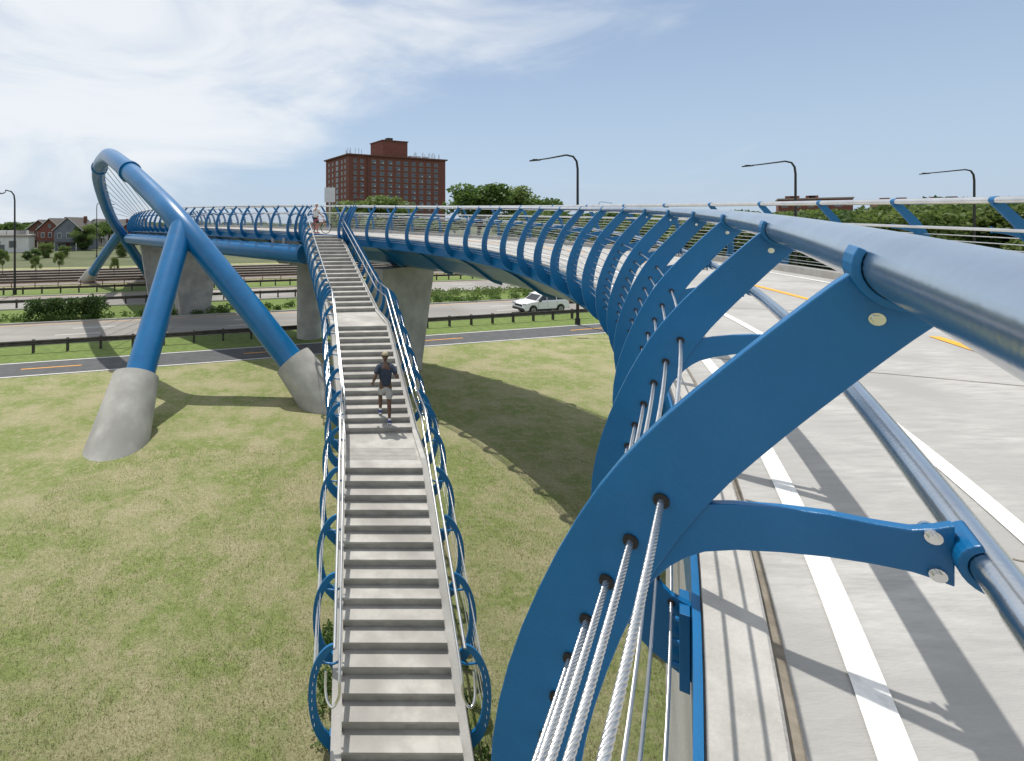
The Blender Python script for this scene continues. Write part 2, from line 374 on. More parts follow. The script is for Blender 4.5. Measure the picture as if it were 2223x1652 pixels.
def footing(top,base,r0,r1):
    top=np.array(top,float); base=np.array(base,float); n=40; a=nrm(top-base)
    u=nrm(np.cross(a,(0,0,1))); w=np.cross(a,u)
    vs=[];K=8
    for kk in range(K+1):
        t=kk/K
        for j in range(n):
            an=2*math.pi*j/n; rr=r1+(r0-r1)*t
            vs.append(base+(top-base)*t+rr*(math.cos(an)*u+math.sin(an)*w))
    fs=[[kk*n+j,kk*n+(j+1)%n,(kk+1)*n+(j+1)%n,(kk+1)*n+j] for kk in range(K) for j in range(n)]
    ft.add(vs,fs,'conc',True); ft.add(vs[-n:],[list(range(n))],'conc')
footing((-8.46,20.05,1.95),(-8.42,17.6,-1.1),0.86,1.18)
footing((-2.6,23.1,1.75),(-0.2,21.9,-0.9),0.88,1.15)
footing((-27.3,68.5,1.6),(-27.0,70.5,-0.6),0.76,1.1)
footing((-34.3,67.6,1.6),(-36.6,69.8,-0.6),0.76,1.1)
ft.obj('concrete_footings',bridge)
hg=MB()
for i in range(32,74,3):
    s=50+(i-32)*0.58
    hg.tube([ap[i],C(s,-0.1,-0.3)],0.035,'cable',n=6)
hg.obj('hanger_cables',bridge)
fl=MB()
pp=C(27.2,0.2,-3.4); fl.tube([pp,pp+(0,-0.3,-0.25)],0.14,'black',n=12); fl.obj('flood_light',bridge)

# ---------------------------------------------------------------- staircase
stairs=empty('staircase')
ST=[(0.70,5.48,-8.0),(0.72,11.1,-5.2),(0.72,12.6,-5.2),(0.33,16.6,-3.3),(0.12,18.9,-3.3),(-1.43,27.45,-0.66)]
ST=[np.array([x,y,z+CAMZ]) for x,y,z in ST]; W=1.65
def sdir(a,b): 
    v=b-a; t=nrm([v[0],v[1],0]); return t,np.array([t[1],-t[0],0])
Nj=[]
for i in range(len(ST)):
    a=sdir(ST[max(0,i-1)],ST[max(1,i)])[1]; b=sdir(ST[min(i,len(ST)-2)],ST[min(i+1,len(ST)-1)])[1]; Nj.append(nrm(a+b))
def spos(t,off,z):
    i=min(int(t),len(ST)-2); f=t-i; p=ST[i]+(ST[i+1]-ST[i])*f; N=nrm(Nj[i]*(1-f)+Nj[i+1]*f)
    return p+N*off+np.array([0,0,z])
def sT(t):
    i=min(int(t),len(ST)-2); return sdir(ST[i],ST[i+1])[0]
sb=MB()
for (i,ns) in ((0,20),(2,14),(4,19)):
    a,b=ST[i],ST[i+1]
    for k_ in range(ns):
        f0=k_/ns; f1=(k_+1)/ns; z1=a[2]+(b[2]-a[2])*f1; z0=a[2]+(b[2]-a[2])*f0
        L0=spos(i+f0,-W/2,0);R0=spos(i+f0,W/2,0);L1=spos(i+f1,-W/2,0);R1=spos(i+f1,W/2,0)
        T,_=sdir(a,b); no=-T*0.03
        def P(q,z,o=0): return (q[0]+(no[0] if o else 0),q[1]+(no[1] if o else 0),z)
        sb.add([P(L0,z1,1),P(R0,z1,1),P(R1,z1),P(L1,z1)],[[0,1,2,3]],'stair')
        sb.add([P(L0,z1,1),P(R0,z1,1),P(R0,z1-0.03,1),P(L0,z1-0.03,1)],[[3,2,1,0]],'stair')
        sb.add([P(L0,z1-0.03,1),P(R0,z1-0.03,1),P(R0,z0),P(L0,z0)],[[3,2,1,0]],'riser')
def plat(i):
    a,b=ST[i],ST[i+1]
    q=[spos(i,-W/2,0),spos(i,W/2,0),spos(i+0.9999,W/2,0),spos(i+0.9999,-W/2,0)]
    for x in q: x[2]=a[2]
    sb.add(q,[[0,1,2,3]],'stair')
plat(1); plat(3)
for kk in range(9):
    f=0.03+kk*0.045; a=spos(1+f,-W/2+0.05,0.004);b_=spos(1+f,W/2-0.05,0.004);c_=spos(1+f+0.02,W/2-0.05,0.004);d_=spos(1+f+0.02,-W/2+0.05,0.004)
    sb.add([a,b_,c_,d_],[[0,1,2,3]],'riser')
sb.obj('steps',stairs)
sg=MB()
ts=[]
for i in range(5): ts+= [i+j/10 for j in range(10)]
ts.append(4.9999)
for sd in(-1,1):
    sec=[(W/2+0.0,0.06),(W/2+0.15,0.06),(W/2+0.15,-0.42),(W/2+0.0,-0.42)]
    n=4; vs=[spos(t,sd*o,z) for t in ts for o,z in sec]; fs=[]
    for i in range(len(ts)-1):
        for j in range(n): fs.append([i*n+j,i*n+(j+1)%n,(i+1)*n+(j+1)%n,(i+1)*n+j])
    sg.add(vs,fs,'conc')
sec=[(-W/2,-0.2),(W/2,-0.2),(W/2,-0.42),(-W/2,-0.42)]
n=4; vs=[spos(t,o,z) for t in ts for o,z in sec]; fs=[]
for i in range(len(ts)-1):
    for j in range(n): fs.append([i*n+j,i*n+(j+1)%n,(i+1)*n+(j+1)%n,(i+1)*n+j])
sg.add(vs,fs,'conc')
zt=ST[-1][2]
TL=[spos(4.9999,-W/2-0.17,0),spos(4.9999,W/2+0.17,0),C(G0-0.2,ME+0.5),C(G1+0.3,ME+0.5)]
TL=[(p[0],p[1],zt+0.006) for p in TL]
sg.prism([(p[0],p[1],zt-0.35) for p in TL],(0,0,0.355),'stair')
for t in (1.5,3.5):
    p=spos(t,0,-0.4); sg.box((p[0],p[1],p[2]/2-0.2),(0.45,0.3,p[2]/2+0.2),'conc')
sg.obj('stringers',stairs)
SO=cr([(0.08,1.14),(0.20,1.10),(0.33,0.97),(0.44,0.73),(0.48,0.42),(0.45,0.08),(0.35,-0.20),(0.16,-0.40)],20)
SI=cr([(0.08,1.07),(0.17,1.02),(0.27,0.88),(0.345,0.68),(0.37,0.42),(0.345,0.16),(0.27,-0.05),(0.16,-0.16)],20)
sh=MB()
def seglen(i): return np.linalg.norm((ST[i+1]-ST[i])[:2])
cum=[0]
for i in range(5): cum.append(cum[-1]+seglen(i))
def tfrom(dist):
    for i in range(5):
        if dist<=cum[i+1]: return i+(dist-cum[i])/(cum[i+1]-cum[i])
    return 4.9999
D0=1.75
dist=D0; hs=[]
while dist<cum[-1]-0.05: hs.append(dist); dist+=0.86
hs+= [cum[-1]-0.1]
for dd in hs:
    t=tfrom(dd); T=sT(t)
    for sd in(-1,1):
        base=W/2
        sh.strip([spos(t,sd*(base+o),z) for o,z in SO],[spos(t,sd*(base+o),z) for o,z in SI],T*0.035,'blue')
        sh.tube([spos(t,sd*(base+0.29),0.86),spos(t,sd*(base+0.12),0.84),spos(t,sd*(base+0.03),0.88)],0.016,'blue',n=6)
        sh.box(spos(t,sd*(base+0.162),-0.26),(0.06,0.012,0.13),'blue',ax=(T,(-T[1],T[0],0),(0,0,1)))
sh.obj('railing_hoops',stairs)
sr=MB()
tt=[tfrom(x) for x in frange(D0-0.05,cum[-1],0.18)]
for sd in(-1,1):
    sr.tube([spos(t,sd*(W/2+0.10),1.13) for t in tt],0.025,'steel',n=12)
    a0=spos(tt[0],sd*(W/2+0.03),0.90)
    lp=[a0+np.array(x) for x in ((sd*0.20,0.04,-0.12),(sd*0.20,-0.04,-0.30),(sd*0.17,-0.12,-0.40),(sd*0.11,-0.17,-0.44),(sd*0.05,-0.17,-0.40),(0.0,-0.16,-0.28),(0,-0.12,-0.12))]
    sr.tube(cr(lp,20)+[spos(t,sd*(W/2+0.03),0.90) for t in tt],0.020,'steel',n=12)
    for kk in range(8):
        z=0.02+0.115*kk; j=min(range(20),key=lambda q:abs(SO[q][1]-z)); o=(SO[j][0]+SI[j][0])/2
        sr.tube([spos(t,sd*(W/2+o),z) for t in tt[::2]+[tt[-1]]],0.0055,'steel',n=5)
for sd,sg_,m_ in((1,G0,0),(-1,G1,0)):
    a=spos(4.9999,sd*(W/2+0.12),1.12); b_=C(sg_,0,0)
    sr.tube(cr([a,(a+b_)/2+np.array([0,0,0.05]),b_],8),0.03,'steel',n=10)
    a=spos(4.9999,sd*(W/2+0.04),0.90); b_=C(sg_,0.09,-0.46)
    sr.tube([a,(a+b_)/2,b_],0.024,'steel',n=10)
sr.obj('handrails',stairs)

# ---------------------------------------------------------------- ground and roads
DX=np.array([0.9593,0.2822,0]); DN=np.array([-0.2822,0.9593,0])
def rp(t,Y0,z=0): return np.array([t*DX[0],Y0+t*DX[1],z])
def band(mb,Y0,Y1,z,mat,t0=-400,t1=500):
    mb.add([rp(t0,Y0,z),rp(t1,Y0,z),rp(t1,Y1,z),rp(t0,Y1,z)],[[0,1,2,3]],mat)
g=MB(); g.add([(-3000,-600,0),(3000,-600,0),(3000,4000,0),(-3000,4000,0)],[[0,1,2,3]],'lawn'); g.obj('ground')
g=MB(); band(g,108,1800,0.008,'far_ground',-1500,1500); g.obj('distant_ground')
g=MB(); band(g,31.4,34.7,0.006,'asph'); band(g,31.5,31.62,0.011,'white'); band(g,34.48,34.6,0.011,'white')
t=-200
while t<200: 
    band(g,33.0,33.12,0.011,'orange',t+1.2,t+4.2); t+=12
g.obj('bike_path')
g=MB(); band(g,34.75,39.4,0.004,'lawn2'); band(g,47.7,56,0.004,'lawn2'); band(g,65.7,72,0.004,'lawn2'); g.obj('grass_verge')
def road(Y0,Y1,name):
    g=MB(); band(g,Y0,Y1,0.012,'road')
    lanes=3; w=(Y1-Y0-1.2)/lanes
    for l in range(1,lanes):
        t=-250
        while t<260: band(g,Y0+0.6+l*w,Y0+0.6+l*w+0.12,0.017,'white',t,t+3); t+=12
    band(g,Y0+0.5,Y0+0.6,0.017,'white'); band(g,Y1-0.6,Y1-0.5,0.017,'orange')
    t=-200
    while t<240:
        g.add([rp(t,Y0,0.0145),rp(t+0.06,Y0,0.0145),rp(t+0.06,Y1,0.0145),rp(t,Y1,0.0145)],[[0,1,2,3]],'joint'); t+=6
    for y in(Y0-0.15,Y1):
        a=rp(-400,y,0);b_=rp(500,y,0); g.prism([a,b_,b_+DN*0.15,a+DN*0.15],(0,0,0.12),'kerb')
    g.obj(name)
road(39.4,47.7,'highway'); road(56,65.6,'highway')
def guard(Y0,t0,t1,name='guardrail',mt='grd_rail'):
    g=MB()
    a=lambda t,o,z: rp(t,Y0)+DN*o+np.array([0,0,z])
    prof=[(0,0.50),(-0.04,0.55),(-0.04,0.59),(0,0.645),(-0.04,0.70),(-0.04,0.74),(0,0.79)]
    T_=[t0,t1]; vs=[a(t,o,z) for t in T_ for o,z in prof]; n=len(prof)
    g.add(vs,[[j,j+1,n+j+1,n+j] for j in range(n-1)],mt)
    g.add([p+DN*0.02 for p in vs],[[j,n+j,n+j+1,j+1] for j in range(n-1)],mt)
    t=t0+0.2
    while t<t1:
        g.box(a(t,0.13,0.4),(0.07,0.09,0.42),mt,ax=(DX,DN,(0,0,1))); t+=1.9
    g.obj(name)
guard(37.0,-70,21); guard(57.0,-90,-2); guard(68.0,-90,60)
g=MB(); 
for z in(0.4,0.8): g.tube([rp(-110,73,z),rp(70,73,z)],0.04,'rust',n=6)
t=-110
while t<70: g.tube([rp(t,73,0),rp(t,73,0.95)],0.05,'rust',n=6); t+=2.5
g.obj('railway_fence')
g=MB(); band(g,77,104,0.01,'ballast')
for y in (80,84,88.5,93,98):
    for o in(0,1.5):
        a=rp(-300,y+o,0.05);b_=rp(300,y+o,0.05); g.prism([a,b_,b_+DN*0.07,a+DN*0.07],(0,0,0.16),'railsteel')
g.obj('railway_tracks')
g=MB(); a=rp(-400,106,0); b_=rp(-66,106,0); g.prism([a,b_,b_+DN*0.3,a+DN*0.3],(0,0,1.3),'wallw'); g.obj('low_wall')

# ---------------------------------------------------------------- vegetation
def leaves(mb,centres,radii,n,size,mat,flat=0.75):
    C_=np.array(centres); idx=rng.integers(0,len(C_),n); dirs=rng.normal(size=(n,3)); dirs/=np.linalg.norm(dirs,axis=1)[:,None]
    rad=np.array(radii)[idx]*(rng.random(n)**0.45)
    P=C_[idx]+dirs*rad[:,None]*np.array([1,1,flat])
    a=rng.normal(size=(n,3)); a/=np.linalg.norm(a,axis=1)[:,None]; b=rng.normal(size=(n,3)); b-=a*(a*b).sum(1)[:,None]; b/=np.linalg.norm(b,axis=1)[:,None]
    sz=size*(0.6+0.8*rng.random(n))[:,None]
    V=np.stack([P-a*sz,P+b*sz*0.55,P+a*sz,P-b*sz*0.55],1).reshape(-1,3)
    o=len(mb.v); mb.v.extend(map(tuple,V.tolist())); k=mb.m(mat)
    mb.f.extend([[o+4*i,o+4*i+1,o+4*i+2,o+4*i+3] for i in range(n)]); mb.mi.extend([k]*n); mb.sm.extend([False]*n)
def tree_mesh(h,w,n,size,mat,seed,low=-0.35,nc=18):
    r=random.Random(seed); mb=MB(); th=h*0.35
    mb.tube([(0,0,-0.2),(0.05*w,0,th*0.6),(0,0.03*w,h*0.62)],[h*0.028,h*0.02,h*0.008],'bark',n=8)
    cs=[];rs=[]
    for i in range(nc):
        an=r.uniform(0,6.28); el=r.uniform(low,1.0); rr=w*0.5*r.uniform(0.35,0.85)*math.cos(el*0.9)
        c=(rr*math.cos(an),rr*math.sin(an),h*0.58+el*h*0.30); cs.append(c); rs.append(w*r.uniform(0.11,0.21))
        if i<9: mb.tube([(0,0,th*r.uniform(0.7,1.2)),(c[0]*0.5,c[1]*0.5,(th+c[2])/2),c],[h*0.010,h*0.007,h*0.003],'bark',n=5)
    leaves(mb,cs,rs,n,size,mat); return mb
TM=[];SM=[]
for i in range(5):
    o=tree_mesh(10,8.5+i*0.6,4600,0.26,('leaf','leaf2','leaf','leaf3','leaf2')[i],i).obj('tree_template'); TM.append(o.data); bpy.data.objects.remove(o)
for i in range(3):
    o=tree_mesh(10,9.0+i*0.6,6500,0.26,('leaf','leaf3','leaf2')[i],i+20,low=-1.7,nc=34).obj('tree_template'); SM.append(o.data); bpy.data.objects.remove(o)
def tree(name,x,y,s,k,parent=None,sx=1,shrub=False):
    o=bpy.data.objects.new(name,SM[k%3] if shrub else TM[k%5]); o.location=(x,y,0); o.scale=(s*sx,s*sx,s); o.rotation_euler=(0,0,random.uniform(0,6.28)); COL.objects.link(o)
    if parent: o.parent=parent
    return o
def uv(u,Y): return (u-760)/1100*Y
def htop(v,Y): return CAMZ+(485-v)/1100*Y
for (u,v,Y,k,sx) in ((1045,400,150,0,1.5),(1098,408,155,3,1.3),(1165,432,150,2,1.3),(812,428,150,3,1.6),(780,436,160,3,1.4),(838,438,150,2,1.2)):
    h=htop(v,Y); tree('tree',uv(u,Y),Y,h/9.6,k,sx=sx*0.9)
rowp=empty('tree_row')
for i in range(64):
    Y=random.uniform(85,150); u=random.uniform(1130,2400); v=random.uniform(455,478)
    tree('crown_%d'%i,uv(u,Y),Y,htop(v,Y)/9.6,i,rowp,1.4)
for i in range(34):
    u=1250+i*38+random.uniform(-15,15); Y=random.uniform(66,84) if u<1950 else random.uniform(52,75)
    v=random.uniform(468,486) if u<1600 else (random.uniform(458,475) if u<1950 else random.uniform(432,455))
    tree('crown_n%d'%i,uv(u,Y),Y,htop(v,Y)/9.6,i,rowp,1.15,shrub=True)
fr=empty('distant_trees')
for i in range(150):
    Y=random.uniform(200,420); u=random.uniform(-150,2500) if i<110 else random.uniform(-60,700); v=random.uniform(470,486)
    if u<700: v=random.uniform(480,494)
    tree('crown_%d'%i,uv(u,Y),Y,max(0.6,htop(v,Y)/9.6),i,fr,1.9)
for (u,v,Y,k,sh_) in ((100,526,118,1,1),(140,533,120,1,1),(75,540,112,0,1),(205,484,165,2,0),(238,480,180,0,0),(330,492,160,1,0),(30,482,210,2,0),(180,505,150,2,1),(60,545,110,2,1),(265,520,120,1,1),(185,488,150,3,0),(430,500,150,1,0),(500,505,150,2,0),(560,500,150,0,0),(620,505,150,4,0)):
    tree('tree',uv(u,Y),Y,htop(v,Y)/9.6,k,sx=1.15,shrub=bool(sh_))
for (u,Y,s_) in ((6,78,.42),(78,75,.33),(128,79,.38),(247,76,.3)):
    tree('sapling',uv(u,Y),Y,s_,3,sx=0.5)
mp=MB(); cs=[];rs=[]
for i in range(420):
    t=random.uniform(-75,75); cs.append(rp(t,random.uniform(48.2,50.8),random.uniform(0.1,0.3))); rs.append(random.uniform(0.3,0.75))
leaves(mp,cs,rs,26000,0.11,'leaf',0.7)
cs=[rp(random.uniform(2,60),random.uniform(52,55),0.2) for i in range(200)]
leaves(mp,cs,[0.8]*200,12000,0.12,'leaf3',0.6); mp.obj('median_plants')
hd=MB(); cs=[];rs=[]
for i in range(60): cs.append(rp(-27.5+i*0.09,49.6+random.uniform(-0.7,0.7),random.uniform(0.4,1.6))); rs.append(0.5)
leaves(hd,cs,rs,6500,0.10,'leaf2',0.8); hd.obj('hedge')
wd=MB(); cs=[];rs=[]
for i in range(70):
    cs.append((random.choice([-0.35,1.85])+random.uniform(-0.2,0.2),random.uniform(5.5,10.5),0.05)); rs.append(0.16)
leaves(wd,cs,rs,3500,0.035,'leaf',0.9); wd.obj('weeds')
ng=90000
gx=rng.uniform(-9,9.5,ng); gy=7.2+rng.random(ng)**1.3*11
dens=np.sin(gx*1.3+np.sin(gy*0.9))*np.cos(gy*1.1+gx*0.4)
keep=(rng.random(ng)<0.6+0.35*dens)&~((gx>-0.35)&(gx<1.85)&(gy<9)); gx=gx[keep]; gy=gy[keep]; ng=len(gx)
an=rng.uniform(0,6.28,ng); hh=rng.uniform(0.03,0.075,ng); w_=0.006
B=np.stack([gx,gy,np.zeros(ng)],1); sdv=np.stack([np.cos(an),np.sin(an),np.zeros(ng)],1)*w_
lean=np.stack([rng.normal(0,0.025,ng),rng.normal(0,0.025,ng),hh],1)
V=np.stack([B-sdv,B+sdv,B+lean],1).reshape(-1,3)
M['blade1']=foliage('grass_blades',(0.15,0.20,0.055),(0.30,0.33,0.13)); M['blade2']=foliage('dry_blades',(0.32,0.29,0.16),(0.44,0.40,0.24))
gb=MB(); gb.v=list(map(tuple,V.tolist())); gb.f=[[3*i,3*i+1,3*i+2] for i in range(ng)]; gb.m('blade1'); gb.m('blade2')
gb.mi=(rng.random(ng)<0.4).astype(int).tolist(); gb.sm=[False]*ng; gb.obj('grass')

# ---------------------------------------------------------------- street lamps
def lamp(x,y,h,arm,name='street_lamp',adir=(-1,0)):
    g=MB(); ax,ay=adir
    g.tube([(0,0,0),(0,0,0.5)],0.2,'black',n=12); 
    pts=[(0,0,0.4),(0,0,h*0.5),(0,0,h-1.1),(ax*0.08,ay*0.08,h-0.5),(ax*0.35,ay*0.35,h-0.12),(ax*0.9,ay*0.9,h),(ax*arm*0.8,ay*arm*0.8,h-0.28),(ax*arm,ay*arm,h-0.36)]
    g.tube(pts,[0.12,0.10,0.085,0.08,0.075,0.07,0.055,0.05],'black',n=10)
    c=(ax*(arm+0.35),ay*(arm+0.35),h-0.42); g.box(c,(0.42,0.14,0.05),'black',ax=((ax,ay,-0.08),(-ay,ax,0),(0,0,1)))
    g.box((c[0],c[1],c[2]+0.07),(0.2,0.08,0.03),'black',ax=((ax,ay,0),(-ay,ax,0),(0,0,1)))
    o=g.obj(name); o.location=(x,y,0); return o
lamp(uv(1254,40),40,13.4,3.0); lamp(uv(1727,44),44,13.4,3.8); lamp(uv(2115,50.8),50.8,13.4,4.6); lamp(uv(32,57),57,11.7,1.2,adir=(-0.6,-0.8))
for (u,v,Y) in((210,440,120),(1300,438,160),(770,428,150),(365,478,140)): lamp(uv(u,Y),Y,htop(v,Y),3.5,adir=(1,0))
sg2=MB(); c=C(33.2,MFR+0.9,0); Y=c[1]; x=uv(716,Y)
sg2.tube([(x,Y,6.8),(x,Y,CAMZ+(485-407)/1100*Y)],0.04,'alum',n=8)
sg2.box((x,Y-0.06,CAMZ+(485-423)/1100*Y),(0.36,0.012,0.5),'alum'); sg2.box((x,Y-0.08,CAMZ+(485-423)/1100*Y+0.2),(0.3,0.01,0.03),'alum'); sg2.obj('traffic_sign')

# ---------------------------------------------------------------- buildings
def apartment():
    root=empty('brick_apartment_building')
    C0=np.array([-0.7,250,0]); a=math.radians(25); e1=np.array([math.cos(a),math.sin(a),0]); e2=np.array([-e1[1],e1[0],0]); z=np.array([0,0,1.0])
    Wd,L,H=57.7,29.6,41.8
    g=MB(); g.box(C0+e1*Wd/2+e2*L/2+z*H/2,(Wd/2,L/2,H/2),'brick',ax=(e1,e2,z))
    g.box(C0+e1*10.5+e2*1.0+z*(H/2+0.2),(0.35,1.6,H/2+0.2),'brickd',ax=(e1,e2,z))
    g.obj('walls',root)
    g=MB(); g.box(C0+e1*Wd/2+e2*L/2+z*(H+0.35),(Wd/2+0.9,L/2+0.9,0.35),'brickd',ax=(e1,e2,z))
    g.box(C0+e1*31+e2*L/2+z*(H+5.3),(7.6,7,4.6),'brick',ax=(e1,e2,z)); g.box(C0+e1*31+e2*L/2+z*(H+10.1),(8,7.4,0.25),'brickd',ax=(e1,e2,z))
    g.box(C0+e1*31+e2*L/2+z*(H+11.4),(1.6,1.6,1.2),'clad',ax=(e1,e2,z))
    for q in range(28):
        x=random.choice([random.uniform(1,9),random.uniform(40,56)]); p=C0+e1*x+e2*random.uniform(1,10)+z*(H+0.7)
        g.tube([p,p+z*random.uniform(1.5,4)],0.12,'pipe',n=5)
    for x in(41,45,50): g.box(C0+e1*x+e2*8+z*(H+1.6),(1.3,1.5,1.0),'alum',ax=(e1,e2,z))
    g.obj('roof',root)
    g=MB(); fr_=MB()
    cols=[3.5,7.2]+[14+4.7*i for i in range(9)]
    for fl_ in range(14):
        zz=H-2.6-fl_*2.95
        if zz<2: break
        for ci,x in enumerate(cols):
            wd=0.75 if ci<2 else 1.15
            p=C0+e1*x+z*zz
            fr_.box(p-e2*0.02,(wd+0.10,0.08,0.92),'trim',ax=(e1,e2,z)); 
            g.box(p-e2*0.06,(wd,0.08,0.82),'glass',ax=(e1,e2,z))
            fr_.box(p-e2*0.16,(0.05,0.03,0.8),'trim',ax=(e1,e2,z))
            if random.random()<0.4: fr_.box(p-e2*0.18+z*(-0.5)+e1*0.55,(0.4,0.12,0.28),'alum',ax=(e1,e2,z))
            fr_.box(p-e2*0.1-z*1.05,(wd+0.25,0.14,0.07),'trim',ax=(e1,e2,z))
        for y in (4,8,20,25):
            p=C0+e2*y+z*zz; fr_.box(p+e1*0.0,(0.08,0.85,0.95),'trim',ax=(e1,e2,z)); g.box(p-e1*0.06,(0.08,0.7,0.8),'glass',ax=(e1,e2,z))
        p=C0+e2*14+z*zz; g.box(p-e1*0.05,(0.1,1.6,1.1),'glass',ax=(e1,e2,z))
    g.obj('windows',root); fr_.obj('window_frames',root)
    g=MB(); g.box(C0+e1*30-e2*0.2+z*1.3,(1.5,0.1,1.3),'glass',ax=(e1,e2,z)); g.obj('door',root)
apartment()
def block(name,u0,u1,vt,Y,depth,mt,fl=3.2,ang=12):
    root=empty(name); x0=uv(u0,Y); H=htop(vt,Y); a=math.radians(ang)
    e1=np.array([math.cos(a),math.sin(a),0]); e2=np.array([-e1[1],e1[0],0]); z=np.array([0,0,1.0]); r1=(u1-760)/1100; Wd=(r1*Y-x0)/(e1[0]-r1*e1[1]); C0=np.array([x0,Y,0])
    g=MB(); g.box(C0+e1*Wd/2+e2*depth/2+z*H/2,(Wd/2,depth/2,H/2),mt,ax=(e1,e2,z)); g.obj('walls',root)
    g=MB(); g.box(C0+e1*Wd/2+e2*depth/2+z*(H+0.25),(Wd/2+0.3,depth/2+0.3,0.25),'trim',ax=(e1,e2,z))
    for q in range(4): g.box(C0+e1*Wd*(0.1+0.75*random.random())+e2*depth/2+z*(H+1.1),(1.3,1.3,0.6),mt,ax=(e1,e2,z))
    g.obj('roof',root)
    g=MB(); zz=H-2
    while zz>1.5:
        x=1.8
        while x<Wd-1:
            p=C0+e1*x+z*zz; g.box(p-e2*0.02,(0.85,0.06,0.95),'trim',ax=(e1,e2,z)); g.box(p-e2*0.07,(0.7,0.06,0.8),'glass',ax=(e1,e2,z)); x+=3.6
        zz-=fl
    g.box(C0+e1*Wd/2-e2*0.1+z*1.1,(0.8,0.1,1.1),'glass',ax=(e1,e2,z)); g.obj('windows',root)
block('brick_building',1690,1852,434,190,20,'brick',ang=-38)
block('brick_building',1905,2135,438,190,20,'brick',ang=-40)
block('white_building',-60,62,515,135,12,'wallw',ang=25)
block('office_building',35,90,487,420,30,'trim')
def house(x,y,w,dp,h,mt,rh,ang=0,name='house'):
    root=empty(name,(x,y,0)); root.rotation_euler=(0,0,ang)
    g=MB(); g.box((0,dp/2,h/2),(w/2,dp/2,h/2),mt); g.prism([(-w/2,0.02,h),(w/2,0.02,h),(0,0.02,h+rh)],(0,dp-0.04,0),mt); g.obj('walls',root)
    g=MB()
    for sd in(-1,1): 
        a=np.array([0,-0.5,h+rh+0.12]); b_=np.array([sd*(w/2+0.5),-0.5,h-0.5*rh/(w/2)+0.12]); nn=np.array([0,0,0.18])
        g.prism([a,b_,b_+nn,a+nn],(0,dp+1,0),'roof')
        g.prism([a+(0,-0.06,-0.02),b_+(0,-0.06,-0.02),b_+nn+(0,-0.06,-0.02),a+nn+(0,-0.06,-0.02)],(0,0.05,0),'wallw')
    g.box((w*0.25,dp*0.6,h+rh*0.9),(0.4,0.4,1.0),'brick'); g.obj('roof',root)
    g=MB()
    for zz in (1.6,4.4):
        for xx in (-w*0.3,0.1,w*0.3):
            if zz<2 and abs(xx)<0.5: continue
            if zz+1<h: g.box((xx,-0.02,zz),(0.55,0.06,0.8),'wallw'); g.box((xx,-0.06,zz),(0.45,0.06,0.7),'glass')
    g.box((0,-0.02,h+rh*0.3),(0.5,0.06,0.6),'glass'); g.obj('windows',root)
    g=MB(); g.box((0,-0.04,1.05),(0.5,0.06,1.05),'brickd'); g.box((0,-1.0,2.5),(w*0.4,1.0,0.1),'roof')
    for xx in(-w*0.38,w*0.38): g.box((xx,-1.8,1.2),(0.1,0.1,1.2),'wallw')
    g.obj('door_and_porch',root)
house(uv(148,150),150,8.0,12,6.0,'walls',3.6,0.1); house(uv(108,158),158,7,11,6.2,'brick',3.2,0.05,'brick_house'); house(uv(85,170),170,8,11,6.0,'brickd',3,0,'brick_house')
house(uv(205,185),185,9,12,6,'wallw',3.4,0.15); house(uv(250,200),200,9,12,6,'trim',3.4,0.1); house(uv(290,190),190,9,12,6,'brick',3.4,0.1,'brick_house')

